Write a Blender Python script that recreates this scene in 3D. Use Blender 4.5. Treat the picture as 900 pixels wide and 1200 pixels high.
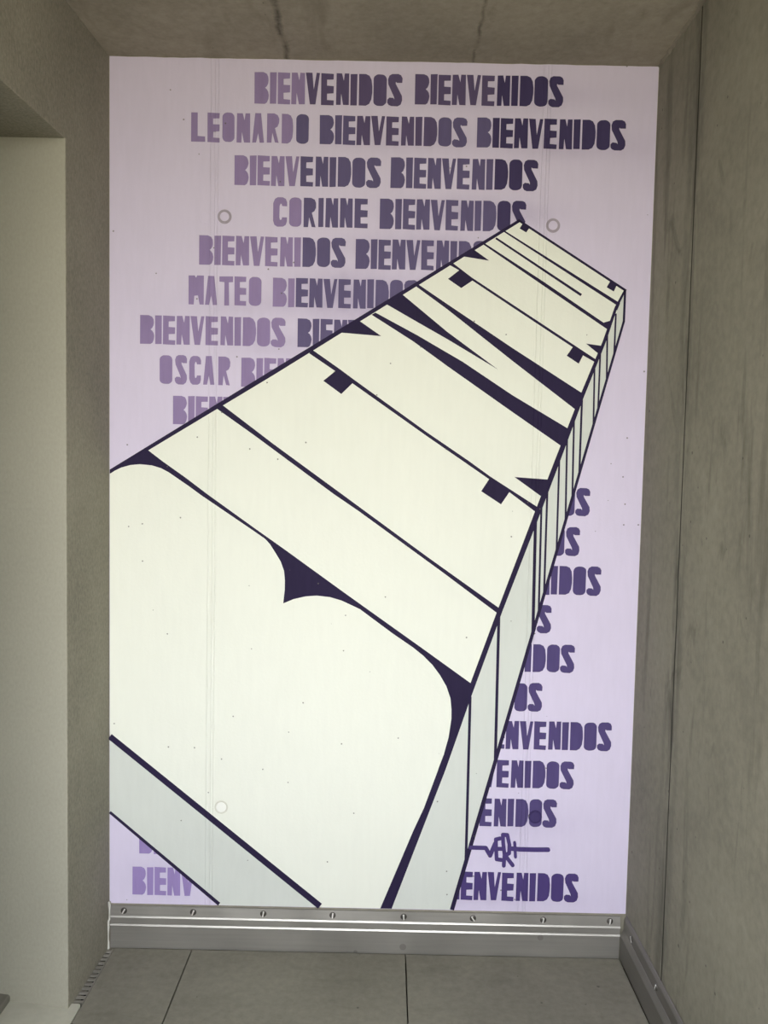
import bpy, bmesh, math, random
from mathutils import Vector, Matrix

# ------------------------------------------------------------------ camera, sky, exposure
scene = bpy.context.scene
for o in list(bpy.data.objects):
    bpy.data.objects.remove(o)
C = scene.collection

FACE = [(-0.8368, 1.4831), (0.3756, 2.2497), (0.6952, 2.0517), (0.2736, 0.8339), (0.2641, 0.7965), (0.2011, 0.5918), (0.0314, 0.1416), (-0.1842, 0.1411), (-0.8369, 0.6713)]
SIDE = [(0.6952, 2.0517), (0.694, 1.9614), (0.2309, 0.142), (0.0314, 0.1416), (0.2011, 0.5918), (0.2641, 0.7965), (0.2736, 0.8339)]
BASE = [(-0.8369, 0.674), (-0.1789, 0.1411), (-0.4985, 0.1405), (-0.8369, 0.4315)]
STROKES = [('outline', [(-0.8368, 1.4904), (-0.3479, 1.7991), (-0.1454, 1.9261), (0.3755, 2.2546), (0.3797, 2.2473), (0.0609, 2.0431), (-0.3477, 1.7818), (-0.8368, 1.4785)]), ('outline', [(0.3716, 2.2486), (0.6971, 2.0488), (0.7008, 2.0547), (0.375, 2.2541)]), ('outline', [(0.6925, 2.0555), (0.6923, 1.9603), (0.6989, 1.9601), (0.6991, 2.0554)]), ('outline', [(0.6928, 1.9648), (0.2232, 0.1437), (0.236, 0.1402), (0.6992, 1.9631)]), ('outline', [(0.6984, 2.053), (0.675, 2.0012), (0.6442, 1.9), (0.585, 1.7369), (0.5201, 1.5441), (0.4641, 1.3806), (0.3611, 1.088), (0.2758, 0.83), (0.2649, 0.7965), (0.2003, 0.5918), (0.042, 0.1416), (0.0064, 0.1415), (0.104, 0.3925), (0.1349, 0.4644), (0.1775, 0.5913), (0.1922, 0.6346), (0.2633, 0.8284), (0.2677, 0.8577), (0.3431, 1.0823), (0.4484, 1.388), (0.5034, 1.5437), (0.5717, 1.7366), (0.634, 1.8998), (0.667, 2.0036), (0.6925, 2.0541)]), ('outline', [(-0.8427, 0.662), (-0.1877, 0.1367), (-0.1755, 0.1527), (-0.8311, 0.6769)]), ('outline', [(-0.8397, 0.4273), (-0.4994, 0.1396), (-0.4923, 0.1486), (-0.8342, 0.434)]), ('letter_stroke', [(-0.8355, 1.4857), (-0.7234, 1.5523), (-0.6769, 1.5178), (-0.6071, 1.4698), (-0.5422, 1.4221), (-0.3939, 1.3189), (-0.3077, 1.2601), (-0.1144, 1.1247), (0.1321, 0.9547), (0.273, 0.8565), (0.2685, 0.8285), (0.2641, 0.7965), (0.2035, 0.6026), (0.1762, 0.5886), (0.1922, 0.6346), (0.2055, 0.6885), (0.2127, 0.7474), (0.2122, 0.7768), (0.2082, 0.8113), (0.1948, 0.8482), (0.1746, 0.8823), (0.1506, 0.9135), (0.1209, 0.9425), (0.0901, 0.9664), (0.0266, 1.0086), (-0.0553, 1.0674), (-0.0738, 1.0807), (-0.0974, 1.0915), (-0.1315, 1.1065), (-0.1662, 1.116), (-0.2071, 1.1199), (-0.2408, 1.1166), (-0.2771, 1.1074), (-0.3082, 1.0936), (-0.304, 1.1357), (-0.3039, 1.1645), (-0.3069, 1.1932), (-0.3176, 1.2222), (-0.3335, 1.2479), (-0.3501, 1.2736), (-0.3651, 1.2897), (-0.3938, 1.3091), (-0.5613, 1.4191), (-0.5966, 1.4442), (-0.6303, 1.4667), (-0.6587, 1.4855), (-0.682, 1.4974), (-0.7104, 1.5055), (-0.7465, 1.5081), (-0.7749, 1.505), (-0.8032, 1.4967), (-0.8213, 1.4873), (-0.8355, 1.478)]), ('letter_stroke', [(-0.5148, 1.6793), (-0.5056, 1.6909), (-0.4953, 1.6883), (-0.3452, 1.5779), (-0.1318, 1.4279), (0.1253, 1.2465), (0.3549, 1.0892), (0.3478, 1.0746), (0.1783, 1.1967), (-0.0792, 1.3772), (-0.1576, 1.4286), (-0.3969, 1.5986)]), ('letter_stroke', [(-0.2399, 1.8493), (-0.2324, 1.8601), (-0.2265, 1.8571), (-0.1459, 1.8031), (-0.1029, 1.7725), (0.1165, 1.6217), (0.2444, 1.5385), (0.311, 1.4925), (0.4596, 1.4012), (0.4549, 1.3856), (0.3698, 1.4466), (0.3459, 1.4092), (0.285, 1.4477), (0.3077, 1.4845), (0.2265, 1.5381), (0.1168, 1.6102), (-0.1094, 1.7632), (-0.1421, 1.7305), (-0.1965, 1.7688), (-0.1612, 1.7982)]), ('letter_stroke', [(-0.1452, 1.9123), (-0.1378, 1.925), (-0.0898, 1.9468), (-0.026, 1.9045)]), ('letter_stroke', [(0.3839, 1.4925), (0.4877, 1.4869), (0.4678, 1.4349)]), ('letter_stroke', [(-0.0558, 1.9669), (-0.0444, 1.9734), (0.0815, 1.9091), (0.2187, 1.8336), (0.3696, 1.7377), (0.5456, 1.638), (0.523, 1.5877), (0.3711, 1.6876), (0.1731, 1.82), (0.0694, 1.8913)]), ('letter_stroke', [(-0.0106, 1.9979), (0.0333, 2.0293), (0.1706, 1.921), (0.3253, 1.8124), (0.1712, 1.8996), (0.0806, 1.9482)]), ('letter_stroke', [(0.0721, 2.0546), (0.0834, 2.0573), (0.1686, 2.0026), (0.3655, 1.8776), (0.5816, 1.7457), (0.5655, 1.6945), (0.3666, 1.8398), (0.169, 1.9876)]), ('letter_stroke', [(0.1749, 2.1161), (0.1833, 2.1222), (0.2402, 2.0814), (0.3616, 2.0061), (0.617, 1.8478), (0.614, 1.8401), (0.5776, 1.8596), (0.5657, 1.8346), (0.5292, 1.8574), (0.5462, 1.883), (0.3619, 1.9976), (0.2417, 2.0729), (0.209, 2.0503), (0.1693, 2.0765), (0.2016, 2.1021)]), ('letter_stroke', [(0.2056, 2.1438), (0.213, 2.1522), (0.2446, 2.1628), (0.2895, 2.1322)]), ('letter_stroke', [(0.5858, 1.8943), (0.6313, 1.8887), (0.6233, 1.8653)]), ('letter_stroke', [(0.2705, 2.1792), (0.2754, 2.1822), (0.4535, 2.0733), (0.6352, 1.957), (0.6603, 1.965), (0.6513, 1.9354), (0.6278, 1.9501), (0.4487, 2.0649)]), ('letter_stroke', [(0.3064, 2.1955), (0.5643, 2.0335), (0.5683, 2.0398), (0.3094, 2.2001)]), ('letter_stroke', [(0.3301, 2.2171), (0.3351, 2.2192), (0.6826, 2.0151), (0.6745, 1.9937), (0.6692, 2.0011), (0.6753, 2.0075)]), ('letter_stroke', [(0.3862, 2.2425), (0.4084, 2.233), (0.3971, 2.2164), (0.3773, 2.2274)]), ('letter_stroke', [(0.6524, 2.0821), (0.6709, 2.0687), (0.6623, 2.0491), (0.6408, 2.0611)])]
SIDELINES = [[(0.6685, 1.9847), (0.6678, 1.8606), (0.6729, 1.8605), (0.6736, 1.9846)], [(0.6454, 1.9211), (0.6483, 1.7844), (0.6534, 1.7844), (0.6505, 1.9211)], [(0.6263, 1.8694), (0.6257, 1.6957), (0.6308, 1.6956), (0.6314, 1.8693)], [(0.6107, 1.8259), (0.6136, 1.6481), (0.6187, 1.6481), (0.6158, 1.8259)], [(0.5761, 1.733), (0.5757, 1.502), (0.5819, 1.5019), (0.5822, 1.7329)], [(0.5545, 1.6721), (0.5575, 1.4293), (0.5631, 1.4293), (0.5601, 1.672)], [(0.5356, 1.6206), (0.5393, 1.358), (0.5449, 1.358), (0.5412, 1.6206)], [(0.5143, 1.5626), (0.5152, 1.2636), (0.5209, 1.2635), (0.52, 1.5626)], [(0.4813, 1.4708), (0.4813, 1.1318), (0.4875, 1.1317), (0.4875, 1.4707)], [(0.4649, 1.4214), (0.4669, 1.0753), (0.4731, 1.0753), (0.471, 1.4214)], [(0.4467, 1.3719), (0.4499, 1.0148), (0.4592, 1.0148), (0.456, 1.3719)], [(0.3448, 1.0649), (0.3466, 0.6092), (0.3556, 0.6092), (0.3537, 1.0648)], [(0.2646, 0.8174), (0.2647, 0.2873), (0.2732, 0.2873), (0.2729, 0.8174)]]
SIGNATURE = [([(0.2831, 0.3425), (0.3294, 0.3421), (0.3436, 0.3182), (0.3581, 0.3567)], 0.01199), ([(0.3737, 0.3737), (0.3599, 0.3701), (0.3618, 0.3402), (0.364, 0.307), (0.3829, 0.3047)], 0.01072), ([(0.3624, 0.3402), (0.3818, 0.3407)], 0.01072), ([(0.3866, 0.2875), (0.3882, 0.3208), (0.3828, 0.3606), (0.3812, 0.3855), (0.3951, 0.3848), (0.4024, 0.3544), (0.4023, 0.3278), (0.3905, 0.3209)], 0.01072), ([(0.3922, 0.3176), (0.4141, 0.2897)], 0.01072), ([(0.4184, 0.3614), (0.422, 0.3166)], 0.0082), ([(0.4044, 0.3428), (0.4336, 0.3411), (0.4789, 0.3408), (0.5225, 0.3418)], 0.01135)]
WORDS = [('BIENVENIDOS', -0.412, 2.5728, 0.4341, 0.09, 'llllddddddd', 11), ('BIENVENIDOS', 0.0588, 2.5792, 0.4356, 0.0862, 'ddddddkkkkk', 11), ('LEONARDO', -0.5974, 2.4605, 0.3465, 0.0845, 'lllllllm', 8), ('BIENVENIDOS', -0.2187, 2.4603, 0.434, 0.0832, 'mmmddddddmm', 11), ('BIENVENIDOS', 0.2441, 2.4592, 0.4373, 0.0856, 'mkkkkkkkkkk', 11), ('BIENVENIDOS', -0.4687, 2.3375, 0.433, 0.0862, 'lllllmmmmmm', 11), ('BIENVENIDOS', -0.0075, 2.3376, 0.4346, 0.0886, 'mmmmmmmmkkk', 11), ('CORINNE', -0.3532, 2.2197, 0.2813, 0.0849, 'llmmmmm', 7), ('BIENVENIDOS', -0.0371, 2.2183, 0.4327, 0.0879, 'mmmmmmmmmkk', 11), ('BIENVENIDOS', -0.5717, 2.1034, 0.4357, 0.086, 'llllllllmmm', 11), ('BIENVENIDOS', -0.1069, 2.1012, 0.4335, 0.0871, 'mmmmmmmmmmm', 11), ('MATEO', -0.6022, 1.9864, 0.217, 0.0852, 'lllll', 5), ('BIENVENIDOS', -0.3511, 1.985, 0.4335, 0.0852, 'llmmmmmmmmm', 11), ('BIENVENIDOS', -0.7467, 1.8676, 0.4352, 0.085, 'lllllllllll', 11), ('BIENVENIDOS', -0.2758, 1.8668, 0.4335, 0.0844, 'mmmmmmmmmmm', 7), ('OSCAR', -0.6878, 1.7497, 0.213, 0.0855, 'lllll', 5), ('BIENVENIDOS', -0.4429, 1.7469, 0.4335, 0.0863, 'lllllllllll', 5), ('BIENVENIDOS', -0.6469, 1.6307, 0.4335, 0.0852, 'lllllllllll', 5), ('BIENVENIDOS', -0.746, 0.3002, 0.4335, 0.0885, 'ppppppppppp', 2), ('BIENVENIDOS', -0.7665, 0.1684, 0.4335, 0.0896, 'ppppppppppp', 5), ('BIENVENIDOS', 0.1812, 1.3786, 0.4335, 0.0833, 'rrrrrrrrrrr', -3), ('BIENVENIDOS', 0.1544, 1.2571, 0.4335, 0.0862, 'rrrrrrrrrrr', -3), ('BIENVENIDOS', 0.2233, 1.1375, 0.4335, 0.0877, 'rrrrrrrrrrr', -5), ('BIENVENIDOS', 0.0763, 1.0189, 0.4335, 0.0853, 'rrrrrrrrrrr', -2), ('BIENVENIDOS', 0.1513, 0.8977, 0.4335, 0.0858, 'rrrrrrrrrrr', -5), ('BIENVENIDOS', 0.0562, 0.7748, 0.4335, 0.0877, 'rrrrrrrrrrr', -3), ('BIENVENIDOS', 0.273, 0.6566, 0.4335, 0.0881, 'rrrrrrrrrrr', -9), ('BIENVENIDOS', 0.1617, 0.5345, 0.4335, 0.0861, 'rrrrrrrrrrr', -7), ('BIENVENIDOS', 0.1127, 0.4118, 0.4335, 0.0879, 'rrrrrrrrrrr', -7), ('BIENVENIDOS', 0.1875, 0.1749, 0.4335, 0.0902, 'RRRRRRRRRRR', -10)]
PLUGS = [(-0.4967, 2.2454), (-0.5531, 2.2431), (0.476, 2.238), (0.4064, 2.2428), (-0.4917, 0.4539), (0.4794, 0.4441)]
SEAMS = [-0.525, 0.448]
SCREWS = [(-0.7916, 0.1184), (-0.5756, 0.1218), (-0.3571, 0.1199), (-0.1413, 0.122), (0.0797, 0.1242), (0.2952, 0.1249), (0.5134, 0.123), (0.7208, 0.1249)]
CAM = [[0.999787, 0.004026, 0.020232], [-0.020442, 0.061525, 0.997896], [-0.002773, 0.998097, -0.061595]]

cam_data = bpy.data.cameras.new('camera')
cam = bpy.data.objects.new('camera', cam_data)
C.objects.link(cam)
right, up, fwd = (Vector(a) for a in CAM)
m = Matrix((right, up, -fwd)).transposed().to_4x4()
m.translation = Vector((0, 0, 1.533))
cam.matrix_world = m
cam_data.sensor_fit = 'VERTICAL'
cam_data.sensor_height = 36
cam_data.lens = 36 * 970 / 1200
cam_data.clip_start = 0.05
scene.camera = cam

world = bpy.data.worlds.new('overcast_sky')
scene.world = world
world.use_nodes = True
wn = world.node_tree
bg = wn.nodes['Background']
bg.inputs['Strength'].default_value = 2.2
tc = wn.nodes.new('ShaderNodeTexCoord')
sx = wn.nodes.new('ShaderNodeSeparateXYZ')
mr = wn.nodes.new('ShaderNodeMapRange')
mr.inputs[1].default_value, mr.inputs[2].default_value = -1, 1
rp = wn.nodes.new('ShaderNodeValToRGB')
wn.links.new(tc.outputs['Generated'], sx.inputs[0])
wn.links.new(sx.outputs[2], mr.inputs[0])
wn.links.new(mr.outputs[0], rp.inputs[0])
wn.links.new(rp.outputs[0], bg.inputs['Color'])
# dull warm land below the horizon, a bright hazy band above it, paler blue-white overcast higher up
els = rp.color_ramp.elements
els[0].position, els[0].color = 0.0, (0.34, 0.31, 0.235, 1)
els[1].position, els[1].color = 1.0, (0.95, 1.02, 1.14, 1)
for ps, cl in ((0.46, (0.48, 0.445, 0.36, 1)), (0.56, (1.0, 1.0, 0.97, 1)), (0.68, (1.0, 1.02, 1.06, 1))):
    e = els.new(ps); e.color = cl
scene.view_settings.view_transform = 'Standard'
scene.view_settings.look = 'None'
scene.view_settings.gamma = 1
scene.view_settings.use_curve_mapping = False
scene.view_settings.exposure = 2.05

# ------------------------------------------------------------------ materials
def newmat(name):
    mt = bpy.data.materials.new(name)
    mt.use_nodes = True
    nt = mt.node_tree
    b = nt.nodes['Principled BSDF']
    b.inputs['Specular IOR Level'].default_value = 0.25
    return mt, nt, b

class G:
    """short-hand for building node graphs"""
    def __init__(s, nt):
        s.nt = nt
    def n(s, kind, **kw):
        nd = s.nt.nodes.new(kind)
        for k, v in kw.items():
            setattr(nd, k, v)
        return nd
    def l(s, a, b):
        s.nt.links.new(a, b)
    def put(s, sock, v):
        if isinstance(v, bpy.types.NodeSocket):
            s.l(v, sock)
        else:
            sock.default_value = v
    def math(s, op, a, b=0.0, c=None, clamp=False):
        nd = s.n('ShaderNodeMath', operation=op, use_clamp=clamp)
        s.put(nd.inputs[0], a); s.put(nd.inputs[1], b)
        if c is not None: s.put(nd.inputs[2], c)
        return nd.outputs[0]
    def mix(s, f, a, b):
        nd = s.n('ShaderNodeMix', data_type='RGBA')
        s.put(nd.inputs[0], f); s.put(nd.inputs[6], a); s.put(nd.inputs[7], b)
        return nd.outputs[2]
    def ramp(s, f, stops):
        nd = s.n('ShaderNodeMapRange')
        s.put(nd.inputs[0], f)
        nd.inputs[1].default_value, nd.inputs[2].default_value = stops[0], stops[1]
        nd.inputs[3].default_value, nd.inputs[4].default_value = stops[2], stops[3]
        return nd.outputs[0]
    def pos(s):
        return s.n('ShaderNodeNewGeometry').outputs['Position']
    def xyz(s, v):
        return s.n('ShaderNodeSeparateXYZ'), v
    def mapped(s, v, scale, loc=(0, 0, 0)):
        nd = s.n('ShaderNodeMapping')
        s.l(v, nd.inputs['Vector'])
        nd.inputs['Scale'].default_value = scale
        nd.inputs['Location'].default_value = loc
        return nd.outputs[0]
    def noise(s, v, scale, detail=4, rough=0.55, dist=0.0):
        nd = s.n('ShaderNodeTexNoise')
        s.l(v, nd.inputs['Vector'])
        nd.inputs['Scale'].default_value = scale
        nd.inputs['Detail'].default_value = detail
        nd.inputs['Roughness'].default_value = rough
        nd.inputs['Distortion'].default_value = dist
        return nd.outputs['Fac']
    def specks(s, v, scale, size, chance):
        """sparse round pits: 1 inside a pit"""
        nd = s.n('ShaderNodeTexVoronoi')
        s.l(v, nd.inputs['Vector'])
        nd.inputs['Scale'].default_value = scale
        sep = s.n('ShaderNodeSeparateColor')
        s.l(nd.outputs['Color'], sep.inputs[0])
        pick = s.math('LESS_THAN', sep.outputs[0], chance)
        rad = s.math('MULTIPLY', sep.outputs[1], size)
        inside = s.math('LESS_THAN', nd.outputs['Distance'], rad)
        return s.math('MULTIPLY', pick, inside)
    def bump(s, h, strength, dist, normal=None):
        nd = s.n('ShaderNodeBump')
        nd.inputs['Strength'].default_value = strength
        nd.inputs['Distance'].default_value = dist
        s.l(h, nd.inputs['Height'])
        if normal is not None: s.l(normal, nd.inputs['Normal'])
        return nd.outputs[0]

def rgb(*c):
    return (c[0], c[1], c[2], 1)

def paint_material(name, col, vary=0.05, ground=False):
    """matt masonry paint over board-marked concrete"""
    mt, nt, b = newmat(name)
    g = G(nt)
    p = g.pos()
    n1 = g.noise(p, 5, 4)
    n2 = g.noise(g.mapped(p, (60, 60, 9)), 1, 3)
    f = g.ramp(g.math('ADD', n1, n2), (0.6, 1.4, 0.0, 1.0))
    c = g.mix(f, rgb(*[x * (1 - vary) for x in col]), rgb(*[min(1, x * (1 + vary)) for x in col]))
    if ground:
        sep = g.n('ShaderNodeSeparateXYZ'); g.l(p, sep.inputs[0])
        haze = None
        # soft drifts of purple overspray around the stencilled rows
        for (cx, cz, rx, rz, a) in HAZE:
            dx = g.math('DIVIDE', g.math('SUBTRACT', sep.outputs[0], cx), rx)
            dz = g.math('DIVIDE', g.math('SUBTRACT', sep.outputs[2], cz), rz)
            d2 = g.math('ADD', g.math('MULTIPLY', dx, dx), g.math('MULTIPLY', dz, dz))
            e = g.math('MULTIPLY', g.math('EXPONENT', g.math('MULTIPLY', d2, -1.0)), a)
            haze = e if haze is None else g.math('MAXIMUM', haze, e)
        haze = g.math('MULTIPLY', haze, g.ramp(g.noise(p, 14, 3), (0.3, 0.7, 0.6, 1.1)))
        c = g.mix(haze, c, rgb(0.20, 0.15, 0.32))
    pit = g.specks(p, 24, 0.062, 0.34)
    c = g.mix(g.math('MULTIPLY', pit, 0.75), c, rgb(0.12, 0.11, 0.10))
    g.l(c, b.inputs['Base Color'])
    b.inputs['Roughness'].default_value = 0.7
    b.inputs['Specular IOR Level'].default_value = 0.12
    # raised formwork seams showing through the paint, fine skin of the concrete
    sep = g.n('ShaderNodeSeparateXYZ'); g.l(p, sep.inputs[0])
    x = g.math('ADD', sep.outputs[0], g.math('MULTIPLY', g.math('SUBTRACT', g.noise(g.mapped(p, (1, 1, 3)), 2, 2), 0.5), 0.004))
    h = None
    for sx in SEAMS:
        for dx in (-0.013, 0.0, 0.009):
            d = g.math('ABSOLUTE', g.math('SUBTRACT', x, sx + dx))
            r = g.ramp(d, (0.0, 0.003, 1.0, 0.0))
            h = r if h is None else g.math('MAXIMUM', h, r)
    h = g.math('ADD', g.math('MULTIPLY', h, 0.0012), g.math('MULTIPLY', g.noise(p, 120, 3), 0.0004))
    h = g.math('SUBTRACT', h, g.math('MULTIPLY', pit, 0.001))
    g.l(g.bump(h, 0.95, 1.0), b.inputs['Normal'])
    return mt

def concrete_material(name, col, axis='Z', streak=0.35, pits=0.2, joints=None, seam_y=None):
    """cast concrete: cloudy, with runs of stain and blow holes"""
    mt, nt, b = newmat(name)
    g = G(nt)
    p = g.pos()
    cloud = g.noise(p, 2.2, 6, 0.6, 0.6)
    if axis == 'Z':
        run = g.noise(g.mapped(p, (14, 14, 1.6)), 1, 5, 0.6, 0.4)
    elif axis == 'Y':
        run = g.noise(g.mapped(p, (9, 2.5, 9)), 1, 5, 0.6, 0.4)
    else:
        run = g.noise(g.mapped(p, (3, 9, 9)), 1, 5, 0.6, 0.4)
    fine = g.noise(p, 45, 4, 0.65)
    f = g.math('ADD', g.math('MULTIPLY', cloud, 0.55), g.math('MULTIPLY', fine, 0.45))
    c = g.mix(g.ramp(f, (0.3, 0.7, 0.0, 1.0)), rgb(*[x * 0.74 for x in col]), rgb(*[x * 1.22 for x in col]))
    dark = g.ramp(run, (0.56, 0.74, 0.0, streak))
    c = g.mix(dark, c, rgb(col[0] * 0.36, col[1] * 0.35, col[2] * 0.33))
    blot = g.ramp(g.noise(g.mapped(p, (7, 7, 3.2), (3.1, 1.7, 0.4)), 1, 4, 0.7, 1.2), (0.62, 0.76, 0.0, streak * 0.9))
    c = g.mix(blot, c, rgb(col[0] * 0.42, col[1] * 0.41, col[2] * 0.38))
    pit = g.specks(p, 17, 0.085, pits)
    pit2 = g.specks(g.mapped(p, (1.5, 1.5, 0.55), (0.3, 0.9, 0.2)), 14, 0.10, pits * 0.5)
    pit = g.math('MAXIMUM', pit, pit2)
    c = g.mix(g.math('MULTIPLY', pit, 0.6), c, rgb(0.045, 0.042, 0.035))
    if joints:
        sep = g.n('ShaderNodeSeparateXYZ'); g.l(p, sep.inputs[0])
        wob = g.math('MULTIPLY', g.math('SUBTRACT', g.noise(p, 9, 4, 0.6), 0.5), 0.045)
        x = g.math('ADD', sep.outputs[0], wob)
        for (jx, w, a) in joints:
            d = g.math('ABSOLUTE', g.math('SUBTRACT', x, jx))
            j = g.ramp(d, (0.0, w, a, 0.0))
            j = g.math('MULTIPLY', j, g.ramp(g.noise(p, 16, 4, 0.7), (0.35, 0.6, 0.25, 1.0)))
            c = g.mix(j, c, rgb(0.035, 0.032, 0.028))
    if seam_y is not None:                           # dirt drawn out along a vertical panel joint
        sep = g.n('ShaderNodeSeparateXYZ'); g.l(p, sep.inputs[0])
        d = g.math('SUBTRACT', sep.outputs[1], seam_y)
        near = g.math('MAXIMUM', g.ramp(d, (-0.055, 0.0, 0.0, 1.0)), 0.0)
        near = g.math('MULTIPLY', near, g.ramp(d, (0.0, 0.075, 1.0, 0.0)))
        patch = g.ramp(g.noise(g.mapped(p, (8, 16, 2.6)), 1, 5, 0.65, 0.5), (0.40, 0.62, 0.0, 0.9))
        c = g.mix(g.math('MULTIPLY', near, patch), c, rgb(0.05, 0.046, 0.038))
    g.l(c, b.inputs['Base Color'])
    b.inputs['Roughness'].default_value = 0.8
    h = g.math('ADD', g.math('MULTIPLY', fine, 0.0008), g.math('MULTIPLY', cloud, 0.004))
    h = g.math('SUBTRACT', h, g.math('MULTIPLY', pit, 0.0015))
    g.l(g.bump(h, 0.7, 1.0), b.inputs['Normal'])
    return mt

def plaster_material(name, col, grain=0.0024, vary=0.24):
    """scraped mineral render with a dragged grain"""
    mt, nt, b = newmat(name)
    g = G(nt)
    p = g.pos()
    n1 = g.noise(g.mapped(p, (1, 1, 0.6)), 150, 3, 0.6)
    n2 = g.noise(p, 3, 4)
    c = g.mix(g.ramp(g.math('ADD', g.math('MULTIPLY', n1, 0.6), g.math('MULTIPLY', n2, 0.4)), (0.35, 0.65, 0, 1)),
              rgb(*[x * (1 - vary) for x in col]), rgb(*[x * (1 + vary * 0.85) for x in col]))
    pit = g.specks(p, 9, 0.05, 0.12)
    c = g.mix(g.math('MULTIPLY', pit, 0.7), c, rgb(0.05, 0.045, 0.035))
    g.l(c, b.inputs['Base Color'])
    b.inputs['Roughness'].default_value = 0.9
    g.l(g.bump(g.math('MULTIPLY', n1, grain), 0.8, 1.0), b.inputs['Normal'])
    return mt

def metal_material(name, col, rough=0.45, metallic=0.8, axis='X'):
    mt, nt, b = newmat(name)
    g = G(nt)
    p = g.pos()
    sc = (3, 120, 120) if axis == 'X' else (120, 3, 120)
    br = g.noise(g.mapped(p, sc), 1, 3)
    cl = g.noise(p, 7, 4)
    f = g.math('ADD', g.math('MULTIPLY', br, 0.4), g.math('MULTIPLY', cl, 0.6))
    c = g.mix(g.ramp(f, (0.3, 0.7, 0, 1)), rgb(*[x * 0.88 for x in col]), rgb(*[min(1, x * 1.1) for x in col]))
    spot = g.specks(p, 14, 0.16, 0.14)
    c = g.mix(g.math('MULTIPLY', spot, 0.3), c, rgb(0.10, 0.09, 0.08))
    g.l(c, b.inputs['Base Color'])
    b.inputs['Metallic'].default_value = metallic
    g.l(g.ramp(cl, (0.3, 0.7, rough - 0.06, rough + 0.08)), b.inputs['Roughness'])
    g.l(g.bump(br, 0.08, 0.001), b.inputs['Normal'])
    return mt

def plain_material(name, col, rough=0.7):
    mt, nt, b = newmat(name)
    g = G(nt)
    n = g.noise(g.pos(), 30, 3)
    g.l(g.mix(n, rgb(*[x * 0.85 for x in col]), rgb(*[x * 1.15 for x in col])), b.inputs['Base Color'])
    b.inputs['Roughness'].default_value = rough
    return mt

# (centre x, centre z, radius x, radius z, strength) of overspray drifts
HAZE = [(-0.10, 2.02, 0.20, 0.075, 0.50), (0.08, 2.16, 0.22, 0.05, 0.34), (0.24, 2.27, 0.22, 0.045, 0.37),
        (0.30, 2.61, 0.30, 0.04, 0.25), (0.52, 2.47, 0.24, 0.04, 0.22), (-0.36, 1.99, 0.26, 0.05, 0.19),
        (-0.30, 1.87, 0.20, 0.05, 0.19), (0.46, 0.42, 0.12, 0.05, 0.20), (0.36, 0.18, 0.26, 0.04, 0.16),
        (0.10, 2.48, 0.30, 0.04, 0.19), (-0.66, 0.23, 0.12, 0.06, 0.16)]

M = {}
M['ground'] = paint_material('lilac_wall_paint', (0.645, 0.590, 0.745), 0.035, True)
M['cream'] = paint_material('cream_wall_paint', (0.800, 0.820, 0.738), 0.02)
M['grey'] = paint_material('pale_grey_wall_paint', (0.625, 0.655, 0.615), 0.03)
M['ink'] = paint_material('dark_aubergine_paint', (0.024, 0.017, 0.050), 0.12)
TONES = {'l': (0.275, 0.208, 0.385), 'p': (0.300, 0.225, 0.470), 'm': (0.118, 0.098, 0.200), 'd': (0.105, 0.080, 0.165),
         'k': (0.056, 0.043, 0.112), 'r': (0.080, 0.060, 0.168), 'R': (0.070, 0.047, 0.165)}
TN = {'l': 'lavender_stencil_paint', 'p': 'bright_lavender_stencil_paint', 'm': 'slate_violet_stencil_paint', 'd': 'plum_stencil_paint',
      'k': 'deep_indigo_stencil_paint', 'r': 'violet_stencil_paint', 'R': 'strong_violet_stencil_paint'}
for k, v in TONES.items():
    M['tone_' + k] = paint_material(TN[k], v, 0.10)
M['concrete_wall'] = concrete_material('fair_faced_concrete', (0.262, 0.244, 0.194), 'Z', 0.42, 0.22)
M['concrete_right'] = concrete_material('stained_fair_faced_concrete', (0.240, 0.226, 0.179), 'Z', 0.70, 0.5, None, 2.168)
M['concrete_ceiling'] = concrete_material('board_marked_soffit_concrete', (0.330, 0.300, 0.240), 'Y', 0.45, 0.20,
                                          [(-0.317, 0.012, 0.75), (0.227, 0.008, 0.65), (0.771, 0.01, 0.5)])
M['concrete_rough'] = concrete_material('rough_concrete_arris', (0.22, 0.20, 0.16), 'Y', 0.9, 0.9)
M['plaster'] = plaster_material('scraped_render', (0.256, 0.240, 0.190))
M['plaster_fine'] = plaster_material('smooth_render', (0.335, 0.324, 0.264), 0.0005, 0.07)
M['paving'] = concrete_material('concrete_paving', (0.198, 0.187, 0.150), 'X', 0.30, 0.5)
M['joint'] = plain_material('joint_sand_and_groove_shade', (0.03, 0.028, 0.024), 0.95)  # sand between slabs; also painted shade in the right wall joint
M['sill'] = plain_material('pale_cast_stone', (0.42, 0.41, 0.34), 0.75)
M['alu'] = metal_material('brushed_aluminium', (0.42, 0.405, 0.375), 0.42, 0.75)
M['alu_side'] = metal_material('darker_aluminium', (0.25, 0.238, 0.22), 0.46, 0.75, 'Y')  # darker base tone for the right-hand skirting
M['screw'] = metal_material('screw_steel', (0.16, 0.15, 0.14), 0.35, 0.9)  # dark tone stands for the floor mirrored in the screw heads
M['slot_glint'] = metal_material('painted_slot_glint', (0.80, 0.79, 0.75), 0.5, 0.3)  # sky glint on the driver slot, put into the colour
M['slot'] = plain_material('dark_recess', (0.012, 0.011, 0.010), 0.9)
M['bead'] = plain_material('white_sealant', (0.60, 0.59, 0.54), 0.5)
M['grate'] = metal_material('galvanised_grate', (0.30, 0.285, 0.25), 0.5, 0.4, 'Y')
M['door'] = plain_material('grey_door_panel', (0.16, 0.16, 0.15), 0.5)
M['threshold'] = metal_material('bronze_grey_threshold', (0.26, 0.25, 0.22), 0.5, 0.6, 'Y')

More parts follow.
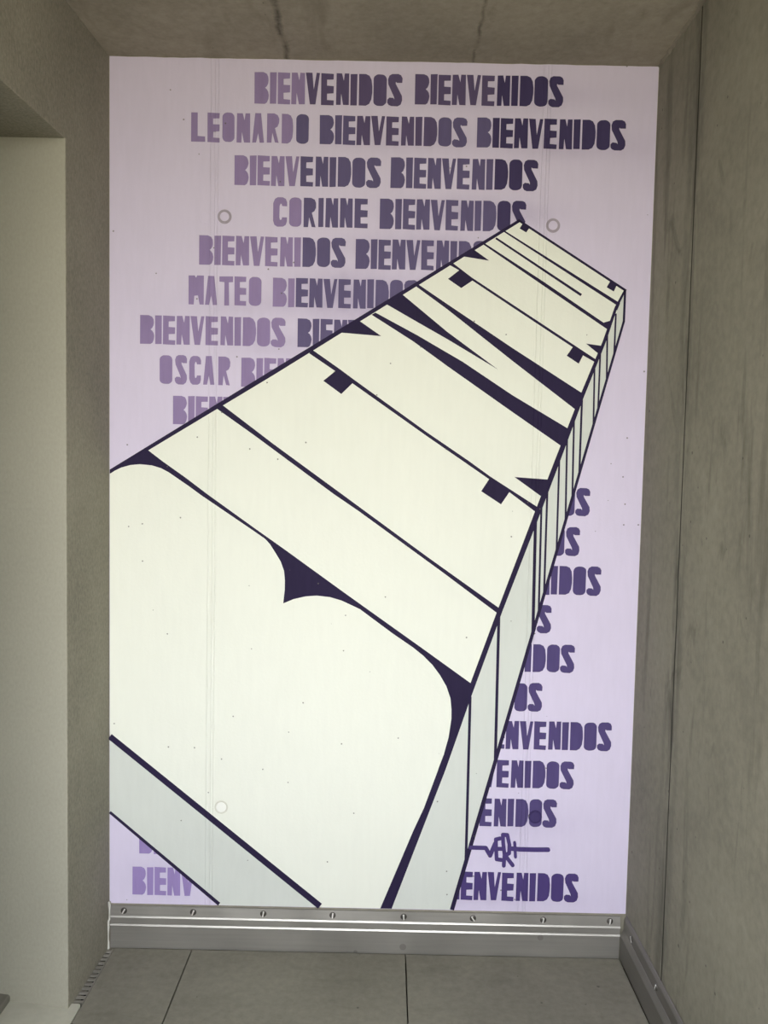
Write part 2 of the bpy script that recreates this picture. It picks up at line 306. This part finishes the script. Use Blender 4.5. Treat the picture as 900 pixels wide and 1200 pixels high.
# ------------------------------------------------------------------ mesh helpers
def obj(name, bm, mats, parent=None):
    me = bpy.data.meshes.new(name)
    bmesh.ops.recalc_face_normals(bm, faces=bm.faces)
    bm.to_mesh(me); bm.free()
    for mt in (mats if isinstance(mats, (list, tuple)) else [mats]):
        me.materials.append(mt)
    o = bpy.data.objects.new(name, me)
    C.objects.link(o)
    if parent is not None:
        o.parent = parent
        o.matrix_parent_inverse = parent.matrix_world.inverted()
    return o

def struct(name, bm, mats):
    o = obj(name, bm, mats)
    o['kind'] = 'structure'
    return o

def tag(o, label, cat, group=None):
    o['label'] = label; o['category'] = cat
    if group: o['group'] = group
    return o

def thing(name, loc, label, cat, group=None):
    o = bpy.data.objects.new(name, None)
    o.empty_display_size = 0.05
    C.objects.link(o)
    o.location = loc
    bpy.context.view_layer.update()
    return tag(o, label, cat, group)

def box(bm, x0, x1, y0, y1, z0, z1):
    vs = [bm.verts.new((x, y, z)) for x in (x0, x1) for y in (y0, y1) for z in (z0, z1)]
    for f in ((0, 1, 3, 2), (4, 6, 7, 5), (0, 4, 5, 1), (2, 3, 7, 6), (0, 2, 6, 4), (1, 5, 7, 3)):
        bm.faces.new([vs[i] for i in f])

def prism(bm, pts, to3, a, b, mat=0):
    """extrude the closed 2-D outline pts between depths a and b; to3(u, v, depth) -> point"""
    va = [bm.verts.new(to3(u, v, a)) for u, v in pts]
    vb = [bm.verts.new(to3(u, v, b)) for u, v in pts]
    fs = []
    n = len(pts)
    for i in range(n):
        fs.append(bm.faces.new((va[i], va[(i + 1) % n], vb[(i + 1) % n], vb[i])))
    fa = bm.faces.new(va[::-1]); fb = bm.faces.new(vb)
    fa.normal_update(); fb.normal_update()
    fs += bmesh.ops.triangulate(bm, faces=[fa, fb])['faces']
    for f in fs: f.material_index = mat

def bevel(bm, w, seg=2, only=None):
    es = [e for e in bm.edges if (only is None or only(e)) and len(e.link_faces) == 2 and e.calc_face_angle(0) > 0.5]
    bmesh.ops.bevel(bm, geom=es, offset=w, segments=seg, affect='EDGES', profile=0.6)

def lathe(bm, prof, centre, axis, seg=20, mat=0):
    """revolve (radius, height) about axis through centre"""
    az = Vector(axis).normalized()
    ax = az.orthogonal().normalized(); ay = az.cross(ax)
    rings = []
    for r, h in prof:
        rings.append([bm.verts.new(Vector(centre) + az * h + (ax * math.cos(t) + ay * math.sin(t)) * r)
                      for t in [2 * math.pi * i / seg for i in range(seg)]])
    for a, b in zip(rings, rings[1:]):
        for i in range(seg):
            f = bm.faces.new((a[i], a[(i + 1) % seg], b[(i + 1) % seg], b[i])); f.material_index = mat
    for ring in (rings[0], rings[-1]):
        f = bm.faces.new(ring); f.material_index = mat

# ------------------------------------------------------------------ the setting
YB = 2.5                       # face of the back wall
XL, XR = -0.8395, 0.7720       # side wall faces where they meet it
ZC = 2.7013                    # ceiling
YF = -0.15                     # open end of the porch
YJ = 2.2                       # jamb of the doorway in the left wall
ZD = 2.352                     # underside of the lintel
def xleft(y): return XL - (YB - y) * 0.043

bm = bmesh.new(); box(bm, -1.7, 1.2, YB, YB + 0.25, -0.12, ZC + 0.25)
struct('wall_back', bm, M['concrete_wall'])

bm = bmesh.new(); box(bm, -1.7, 1.2, YF, YB, ZC, ZC + 0.25)
struct('ceiling', bm, M['concrete_ceiling'])

# right wall: a narrow return panel, a near-flush dark strip for the open vertical joint, then the long panel
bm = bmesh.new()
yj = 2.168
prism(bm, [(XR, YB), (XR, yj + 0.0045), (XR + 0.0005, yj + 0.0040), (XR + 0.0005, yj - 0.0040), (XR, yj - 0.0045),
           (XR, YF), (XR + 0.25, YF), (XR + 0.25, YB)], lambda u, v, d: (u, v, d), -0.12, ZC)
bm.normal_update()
for f in bm.faces:                                  # dark strip painted for the shade inside the open joint
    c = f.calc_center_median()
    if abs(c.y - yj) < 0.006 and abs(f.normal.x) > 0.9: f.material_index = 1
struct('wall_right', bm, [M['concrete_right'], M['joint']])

# rough arris where ceiling and right wall were cast together
bm = bmesh.new()
random.seed(4)
N = 60
prev = None
for i in range(N + 1):
    y = YB - 0.002 - (YB - 1.4) * i / N
    a = 0.005 + 0.006 * random.random(); b_ = 0.005 + 0.009 * random.random()
    ring = [bm.verts.new((XR + 0.004, y, ZC - b_)), bm.verts.new((XR - a * 0.45, y, ZC - b_ * 0.45 - 0.003 * random.random())),
            bm.verts.new((XR - a, y, ZC + 0.003)), bm.verts.new((XR + 0.004, y, ZC + 0.003))]
    if prev:
        for k in range(4):
            bm.faces.new((prev[k], prev[(k + 1) % 4], ring[(k + 1) % 4], ring[k]))
    else:
        bm.faces.new(ring)
    prev = ring
bm.faces.new(prev)
struct('trim_1', bm, M['concrete_rough'])

# left wall with the doorway cut out of it
bm = bmesh.new()
YN = 1.60                      # unseen near side of the doorway, brought in to shade the far reveal
outline = [(YB, -0.12), (YB, ZC), (YF, ZC), (YF, -0.12), (YN, -0.12), (YN, ZD), (YJ, ZD), (YJ, -0.12)]
prism(bm, outline, lambda u, v, d: (xleft(u) - d, u, v), 0.0, 0.42)
bmesh.ops.recalc_face_normals(bm, faces=bm.faces)
bevel(bm, 0.004, 2, lambda e: all(abs(v.co.x - xleft(v.co.y)) < 1e-4 for v in e.verts))
for f in bm.faces:                                  # the reveals are finished smoother and paler than the wall face
    c = f.calc_center_median(); n = f.normal
    if c.y < YJ + 0.01 and c.y > YN - 0.01 and abs(n.y) > 0.9: f.material_index = 1
struct('wall_left', bm, [M['plaster'], M['plaster_fine']])

bm = bmesh.new(); box(bm, -1.10, -1.055, YN, YJ, 0.0, ZD)
struct('door_1', bm, M['door'])

# sub-floor seen only as the joints between slabs, and the paved ground behind the camera
bm = bmesh.new(); box(bm, -1.7, 1.2, 1.82, YB, -0.12, -0.035)
struct('floor', bm, M['joint'])
bm = bmesh.new(); box(bm, -1.7, 1.2, YF - 0.2, 1.82, -0.12, -0.001)
struct('floor_outside', bm, M['paving'])
# low parapet behind the camera, unseen and added to shape the light
bm = bmesh.new(); box(bm, -1.7, 1.2, YF - 0.2, YF, -0.001, 0.70)
struct('wall_front_light_block', bm, M['concrete_wall'])

# ------------------------------------------------------------------ metal skirting (profile: depth out from the wall, height)
PROFILE = [(0.0, -0.001), (0.007, -0.001), (0.007, 0.0715), (0.0122, 0.0725), (0.0122, 0.0732), (0.0096, 0.0777), (0.0086, 0.0782),
           (0.0082, 0.0985), (0.0130, 0.0992), (0.0130, 0.1000), (0.0104, 0.1045), (0.0092, 0.1050), (0.0052, 0.1335), (0.0, 0.1345)]
PROFILE_SIDE = [(0.0, 0.004), (0.0175, 0.004), (0.0175, 0.078), (0.0165, 0.081), (0.0095, 0.098), (0.0085, 0.099),
                (0.0075, 0.131), (0.0065, 0.134), (0.0030, 0.1415), (0.0, 0.1425)]
bm = bmesh.new()
prism(bm, PROFILE, lambda u, v, d: (d, YB - u, v), XL + 0.006, XR - 0.019)
bb = struct('baseboard_back', bm, M['alu'])
bm = bmesh.new()
prism(bm, PROFILE_SIDE, lambda u, v, d: (XR - 0.0015 - u, d, v), 1.2, YB - 0.016)
bs = struct('baseboard_right', bm, M['alu_side'])

def screw(parent, p, axis, ang):
    """pan-head screw with a driver slot"""
    bm = bmesh.new()
    lathe(bm, [(0.0098, -0.003), (0.0098, 0.0006), (0.0088, 0.0024), (0.0058, 0.0036), (0.0016, 0.0040)], p, axis, 20)
    s = obj('screw', bm, M['screw'], parent)
    az = Vector(axis); t = Vector((0, 0, 1)); sd = az.cross(t)
    d = (t * math.cos(ang) + sd * math.sin(ang)); e = az.cross(d)
    bm = bmesh.new()
    vs = []
    for a in (-1, 1):
        for b in (-1, 1):
            for c in (0.0012, 0.0044):
                vs.append(bm.verts.new(Vector(p) + d * 0.0082 * a + e * 0.0019 * b + az * c))
    for f in ((0, 1, 3, 2), (4, 6, 7, 5), (0, 4, 5, 1), (2, 3, 7, 6), (0, 2, 6, 4), (1, 5, 7, 3)):
        bm.faces.new([vs[i] for i in f])
    obj('driver_slot', bm, M['slot_glint'], s)
for i, (x, z) in enumerate(SCREWS):
    screw(bb, (x, YB - 0.0072, 0.1190), (0, -1, 0), [-0.5, -0.35, -0.2, -0.1, 0.1, 0.6, -0.2, -0.15][i])
for i, y in enumerate((2.40, 2.175, 1.95)):
    screw(bs, (XR - 0.0094, y, 0.1170), (-1, 0, 0), [0.7, -0.4, 0.2][i])

# sealant bead closing the skirting against the render
bm = bmesh.new()
prev = None
for i in range(25):
    z = -0.002 + 0.150 * i / 24
    r = 0.0034 + 0.0012 * math.sin(i * 0.55 + 1.2)
    ring = [bm.verts.new((XL + 0.004 + r * math.cos(t) - (0.004 if z < 0.09 else 0), YB - 0.010 + r * 1.1 * math.sin(t), z)) for t in [2 * math.pi * k / 10 for k in range(10)]]
    if prev:
        for k in range(10): bm.faces.new((prev[k], prev[(k + 1) % 10], ring[(k + 1) % 10], ring[k]))
    else: bm.faces.new(ring[::-1])
    prev = ring
bm.faces.new(prev)
tag(obj('sealant_bead', bm, M['bead']), 'white sealant bead down the left end of the metal skirting', 'sealant')

# ------------------------------------------------------------------ the mural: layers of paint on the back wall
mural = thing('mural', (0, YB, 0.1409), 'lilac wall mural of a giant cream block word over rows of purple stencilled words', 'mural')
def to_wall(u, v, d): return (u, YB - d, v)
def flat(name, pts, mat, d0, parent, d1=None):
    bm = bmesh.new()
    prism(bm, pts, to_wall, d0 - 0.0003, d0)
    return obj(name, bm, mat, parent)

random.seed(11)
zt = lambda: ZC - 0.0008 - 0.0016 * random.random()
top = [(XR - 0.0015 - (XR - XL - 0.003) * i / 60, zt()) for i in range(61)]
bm = bmesh.new()
prism(bm, [(XL + 0.0015, 0.1395), (XR - 0.0015, 0.1405)] + top, to_wall, 0.0003, 0.0010)
obj('lilac_ground', bm, M['ground'], mural)

# stencil alphabet, each glyph in a unit box
def rrect(n=5, r=0.42, ry=0.16):
    pts = []
    for cx, cy, a0 in ((1 - r, 1 - ry, 0), (r, 1 - ry, 90), (r, ry, 180), (1 - r, ry, 270)):
        for i in range(n + 1):
            a = math.radians(a0 + 90 * i / n)
            pts.append((cx + r * math.cos(a), cy + ry * math.sin(a)))
    return pts
GL = {
 'B': [(0, 0), (0.74, 0), (0.88, 0.05), (0.97, 0.16), (1, 0.27), (0.96, 0.38), (0.86, 0.46), (0.74, 0.51), (0.86, 0.56), (0.94, 0.64), (0.98, 0.74), (0.95, 0.86), (0.85, 0.95), (0.62, 1), (0, 1)],
 'I': [(0.03, 0), (0.97, 0.005), (1, 1), (0, 0.995)],
 'E': [(0, 0), (0.97, -0.01), (0.98, 0.145), (0.46, 0.155), (0.46, 0.36), (0.96, 0.37), (0.97, 0.60), (0.45, 0.61), (0.45, 0.80), (0.95, 0.81), (0.96, 0.99), (0, 1)],
 'N': [(0, 0), (0.36, 0), (0.39, 0.36), (0.55, 0), (1, 0), (0.99, 1), (0.64, 1), (0.58, 0.76), (0.44, 1), (0.02, 1)],
 'V': [(0.30, 0), (0.70, 0), (1, 1), (0.77, 1), (0.57, 0.47), (0.47, 1), (0, 1)],
 'D': [(0, 0), (0.52, 0), (0.78, 0.06), (0.94, 0.2), (1, 0.42), (1, 0.6), (0.94, 0.82), (0.78, 0.95), (0.52, 1), (0, 1)],
 'O': rrect(),
 'S': [(0.10, 0.03), (0.28, -0.01), (0.70, -0.01), (0.90, 0.05), (0.99, 0.18), (0.97, 0.32), (0.55, 0.70), (0.55, 0.76), (0.64, 0.73), (0.98, 0.73), (0.99, 0.88), (0.90, 0.97), (0.72, 1.01), (0.30, 1.01), (0.12, 0.96), (0.03, 0.84), (0.06, 0.68), (0.46, 0.28), (0.48, 0.20), (0.40, 0.25), (0.14, 0.26), (0.01, 0.20), (0.01, 0.10)],
 'L': [(0, 0), (1, 0), (1, 0.19), (0.47, 0.2), (0.46, 1), (0, 1)],
 'A': [(0, 0), (0.34, 0), (0.51, 0.32), (0.64, 0), (1, 0), (0.74, 1), (0.24, 1)],
 'R': [(0, 0), (0.36, 0), (0.43, 0.34), (0.64, 0.01), (0.94, 0), (0.64, 0.50), (0.84, 0.55), (0.96, 0.67), (0.97, 0.82), (0.86, 0.94), (0.58, 1), (0, 1)],
 'C': [(0.30, 0), (0.72, 0), (0.90, 0.06), (0.98, 0.18), (0.98, 0.32), (0.64, 0.32), (0.60, 0.24), (0.50, 0.23), (0.45, 0.32), (0.45, 0.70), (0.52, 0.79), (0.60, 0.77), (0.64, 0.70), (0.98, 0.70), (0.98, 0.84), (0.88, 0.95), (0.68, 1), (0.32, 1), (0.12, 0.94), (0, 0.80), (0, 0.20), (0.10, 0.06)],
 'M': [(0, 0), (0.34, 0), (0.37, 0.30), (0.62, 0.31), (0.72, 0), (1, 0), (0.99, 1), (0.56, 1), (0.47, 0.92), (0.40, 1), (0, 1)],
 'T': [(0.36, 0), (0.72, 0), (0.70, 0.80), (1, 0.81), (1, 1), (0, 1), (0, 0.82), (0.37, 0.80)],
}
LAY = {
 'BIENVENIDOS': [(0, 16.9), (18, 26), (27.3, 42.3), (43.3, 59.3), (60, 76.6), (78, 93.3), (95.7, 110.9), (112.3, 120.3), (122.3, 138), (139.3, 154.8), (155.6, 173.3)],
 'LEONARDO': [(52, 145), (160, 243), (258, 338), (352, 442), (455, 533), (552, 635), (650, 725), (745, 828)],
 'CORINNE': [(62, 162), (175, 262), (277, 367), (380, 418), (430, 520), (532, 622), (635, 730)],
 'MATEO': [(55, 217), (230, 358), (380, 525), (540, 668), (692, 825)],
 'OSCAR': [(65, 200), (225, 356), (378, 505), (525, 645), (685, 815)],
}
TKEYS = list(TONES)
def stencil_word(text, x0, z0, w, h, tones, draw):
    lay = LAY[text]
    lo, hi = lay[0][0], lay[-1][1]
    idx = range(len(text))
    idx = list(idx)[:draw] if draw > 0 else list(idx)[draw:]
    used = sorted(set(tones[i] for i in idx))
    bm = bmesh.new()
    for i in idx:
        a = x0 + w * (lay[i][0] - lo) / (hi - lo); b = x0 + w * (lay[i][1] - lo) / (hi - lo)
        dz = (random.random() - 0.5) * 0.0016
        pts = [(a + (b - a) * u + (random.random() - 0.5) * 0.0006, z0 + dz + h * v + (random.random() - 0.5) * 0.0008) for u, v in GL[text[i]]]
        prism(bm, pts, to_wall, 0.0012, 0.0015, used.index(tones[i]))
    return obj('stencilled_word', bm, [M['tone_' + t] for t in used], mural)
for wd in WORDS: stencil_word(*wd)

face = flat('block_face', FACE, M['cream'], 0.0020, mural)
side = flat('block_side', SIDE, M['grey'], 0.0020, mural); side['label'] = 'pale grey right side of the block word'
under = flat('block_underside', BASE, M['grey'], 0.0020, mural); under['label'] = 'pale grey lower left side of the block word'
for nm, pts in STROKES:
    flat(nm, pts, M['ink'], 0.0026 if nm == 'outline' else 0.0025, face)
for pts in SIDELINES:
    flat('side_line', pts, M['ink'], 0.0025, side)

# hand-drawn signature: brush lines of even width with round ends
bm = bmesh.new()
def brush(bm, pts, w, d):
    for k_, ((x0, z0), (x1, z1)) in enumerate(zip(pts, pts[1:])):
        d = d + 0.00008
        a = math.atan2(z1 - z0, x1 - x0)
        cap = [(x1 + w / 2 * math.cos(a + t), z1 + w / 2 * math.sin(a + t)) for t in [-1.57 + 3.14 * k / 6 for k in range(7)]]
        cap += [(x0 + w / 2 * math.cos(a + t), z0 + w / 2 * math.sin(a + t)) for t in [1.57 + 3.14 * k / 6 for k in range(7)]]
        prism(bm, cap, to_wall, 0.0010, d)
for i, (pts, w) in enumerate(SIGNATURE): brush(bm, pts, w * 1.08, 0.0027 + 0.0006 * i)
sg = obj('signature', bm, M['tone_R'], mural)

# ------------------------------------------------------------------ plugs in the formwork tie holes
PL = [('lilac tie hole plug with a dark ring, left of the row with two words', 'ground', 'groove'),
      ('faint lilac tie hole plug painted over, far left beside the dark-ringed plug', 'ground', None),
      ('lilac tie hole plug with a dark ring, upper right of the cream block tip', 'ground', 'groove'),
      ('faint lilac tie hole plug touching the upper tip of the cream block', 'ground', None),
      ('white round tie hole plug on the cream block face, lower left of mural', 'white', 'pale'),
      ('purple tie hole plug inside a painted letter O, lower right of mural', 'darkcap', 'dark')]
M['white'] = paint_material('white_plug_paint', (0.86, 0.87, 0.82), 0.02)
M['groove'] = paint_material('greyed_lilac_ring', (0.36, 0.32, 0.38), 0.1)
M['pale'] = paint_material('pale_cream_ring', (0.66, 0.66, 0.58), 0.04)
M['darkcap'] = paint_material('dark_violet_plug_paint', (0.055, 0.040, 0.125), 0.1)
M['dark'] = paint_material('dark_violet_ring', (0.045, 0.032, 0.11), 0.1)
for (x, z), (lab, cap, ring) in zip(PLUGS, PL):
    R_ = 0.0200
    y = YB - 0.0021 if cap != 'ground' else YB - 0.0011
    t = thing('tie_hole_plug', (x, y, z), lab, 'plug', 'plugs in the formwork tie holes')
    bm = bmesh.new()
    k = 1.0 if ring else 0.25
    r1 = 0.0155 if ring == 'pale' or ring == 'dark' else 0.0135
    lathe(bm, [(r1, -0.0005), (r1, 0.0016 * k), (r1 - 0.0015, 0.0022 * k), (0.002, 0.0026 * k)], (x, y, z), (0, -1, 0), 32)
    obj('cap', bm, M[cap], t)
    bm = bmesh.new()
    prof = [(r1, -0.0004), (R_ + 0.001, -0.0004), (R_ + 0.0005, 0.0010 * k), (R_ - 0.0015, 0.0014 * k), (r1 + 0.0010, 0.0010 * k), (r1, 0.0003 * k)]
    seg = 40
    rings = [[bm.verts.new((x + r * math.cos(a), y - h, z + r * math.sin(a))) for a in [2 * math.pi * k / seg for k in range(seg)]] for r, h in prof]
    for a, b in zip(rings, rings[1:] + rings[:1]):
        for k in range(seg): bm.faces.new((a[k], a[(k + 1) % seg], b[(k + 1) % seg], b[k]))
    obj('rim', bm, M[ring or 'ground'], t)

# ------------------------------------------------------------------ floor slabs
SL = [('leftmost concrete paving slab, beside the slotted drain', -0.8205, -0.5803),
      ('middle concrete paving slab, between the two floor joints', -0.5763, 0.0855),
      ('rightmost concrete paving slab, against the right wall skirting', 0.0895, 0.7520)]
for lab, x0, x1 in SL:
    bm = bmesh.new(); box(bm, x0, x1, 1.825, YB - 0.011, -0.035, 0.0)
    bevel(bm, 0.003, 2)
    tag(obj('paving_slab', bm, M['paving']), lab, 'paving slab', 'paving slabs of the floor')

# slotted drain along the foot of the rendered wall
t = thing('slot_drain', (-0.836, 2.345, -0.03), 'narrow slotted drain along the foot of the rough left wall', 'drain')
bm = bmesh.new()
x0, x1 = -0.8485, -0.8225
box(bm, x0, x1, 2.226, 2.485, -0.034, -0.030)
obj('channel', bm, M['slot'], t)
bm = bmesh.new()
n = 13
box(bm, x1 - 0.003, x1, 2.226, 2.487, -0.030, -0.001)
for i in range(n):
    y = 2.230 + 0.0200 * i
    box(bm, x0 - 0.006, x1 - 0.003, y, y + 0.0095, -0.005, -0.0012)
obj('grate', bm, M['grate'], t)

# sloping stone sill in the doorway, and the threshold bar behind it
bm = bmesh.new()
sl = [(-0.8235, 2.212), (-0.8265, 2.219), (-0.834, 2.222), (-0.856, 2.222), (-1.05, 2.222), (-1.05, 1.61), (-0.8235, 1.61)]
zs = lambda x: 0.0015 if x > -0.856 else 0.0015 + (-0.856 - x) * 0.12
vt = [bm.verts.new((x, y, zs(x))) for x, y in sl]
vt = vt[:6] + [bm.verts.new((-0.856, 1.61, zs(-0.856)))] + vt[6:]
vb = [bm.verts.new((v.co.x, v.co.y, -0.03)) for v in vt]
bm.faces.new((vt[3], vt[4], vt[5], vt[6])); bm.faces.new((vt[0], vt[1], vt[2], vt[3], vt[6], vt[7]))
bm.faces.new(vb[::-1])
for i in range(8): bm.faces.new((vt[i], vt[(i + 1) % 8], vb[(i + 1) % 8], vb[i]))
tag(obj('door_sill', bm, M['sill']), 'pale stone door sill at the foot of the doorway, lower left corner', 'sill')

bm = bmesh.new()
zb_ = zs(-1.014)
prism(bm, [(-1.014, zb_ - 0.001), (-1.014, zb_ + 0.014), (-1.018, zb_ + 0.018), (-1.052, zb_ + 0.022), (-1.052, zb_ + 0.0035)],
      lambda u, v, d: (u, d, v), 1.62, 2.1995)
tag(obj('door_threshold', bm, M['threshold']), 'grey threshold bar lying on the sill at the left edge of view', 'threshold')
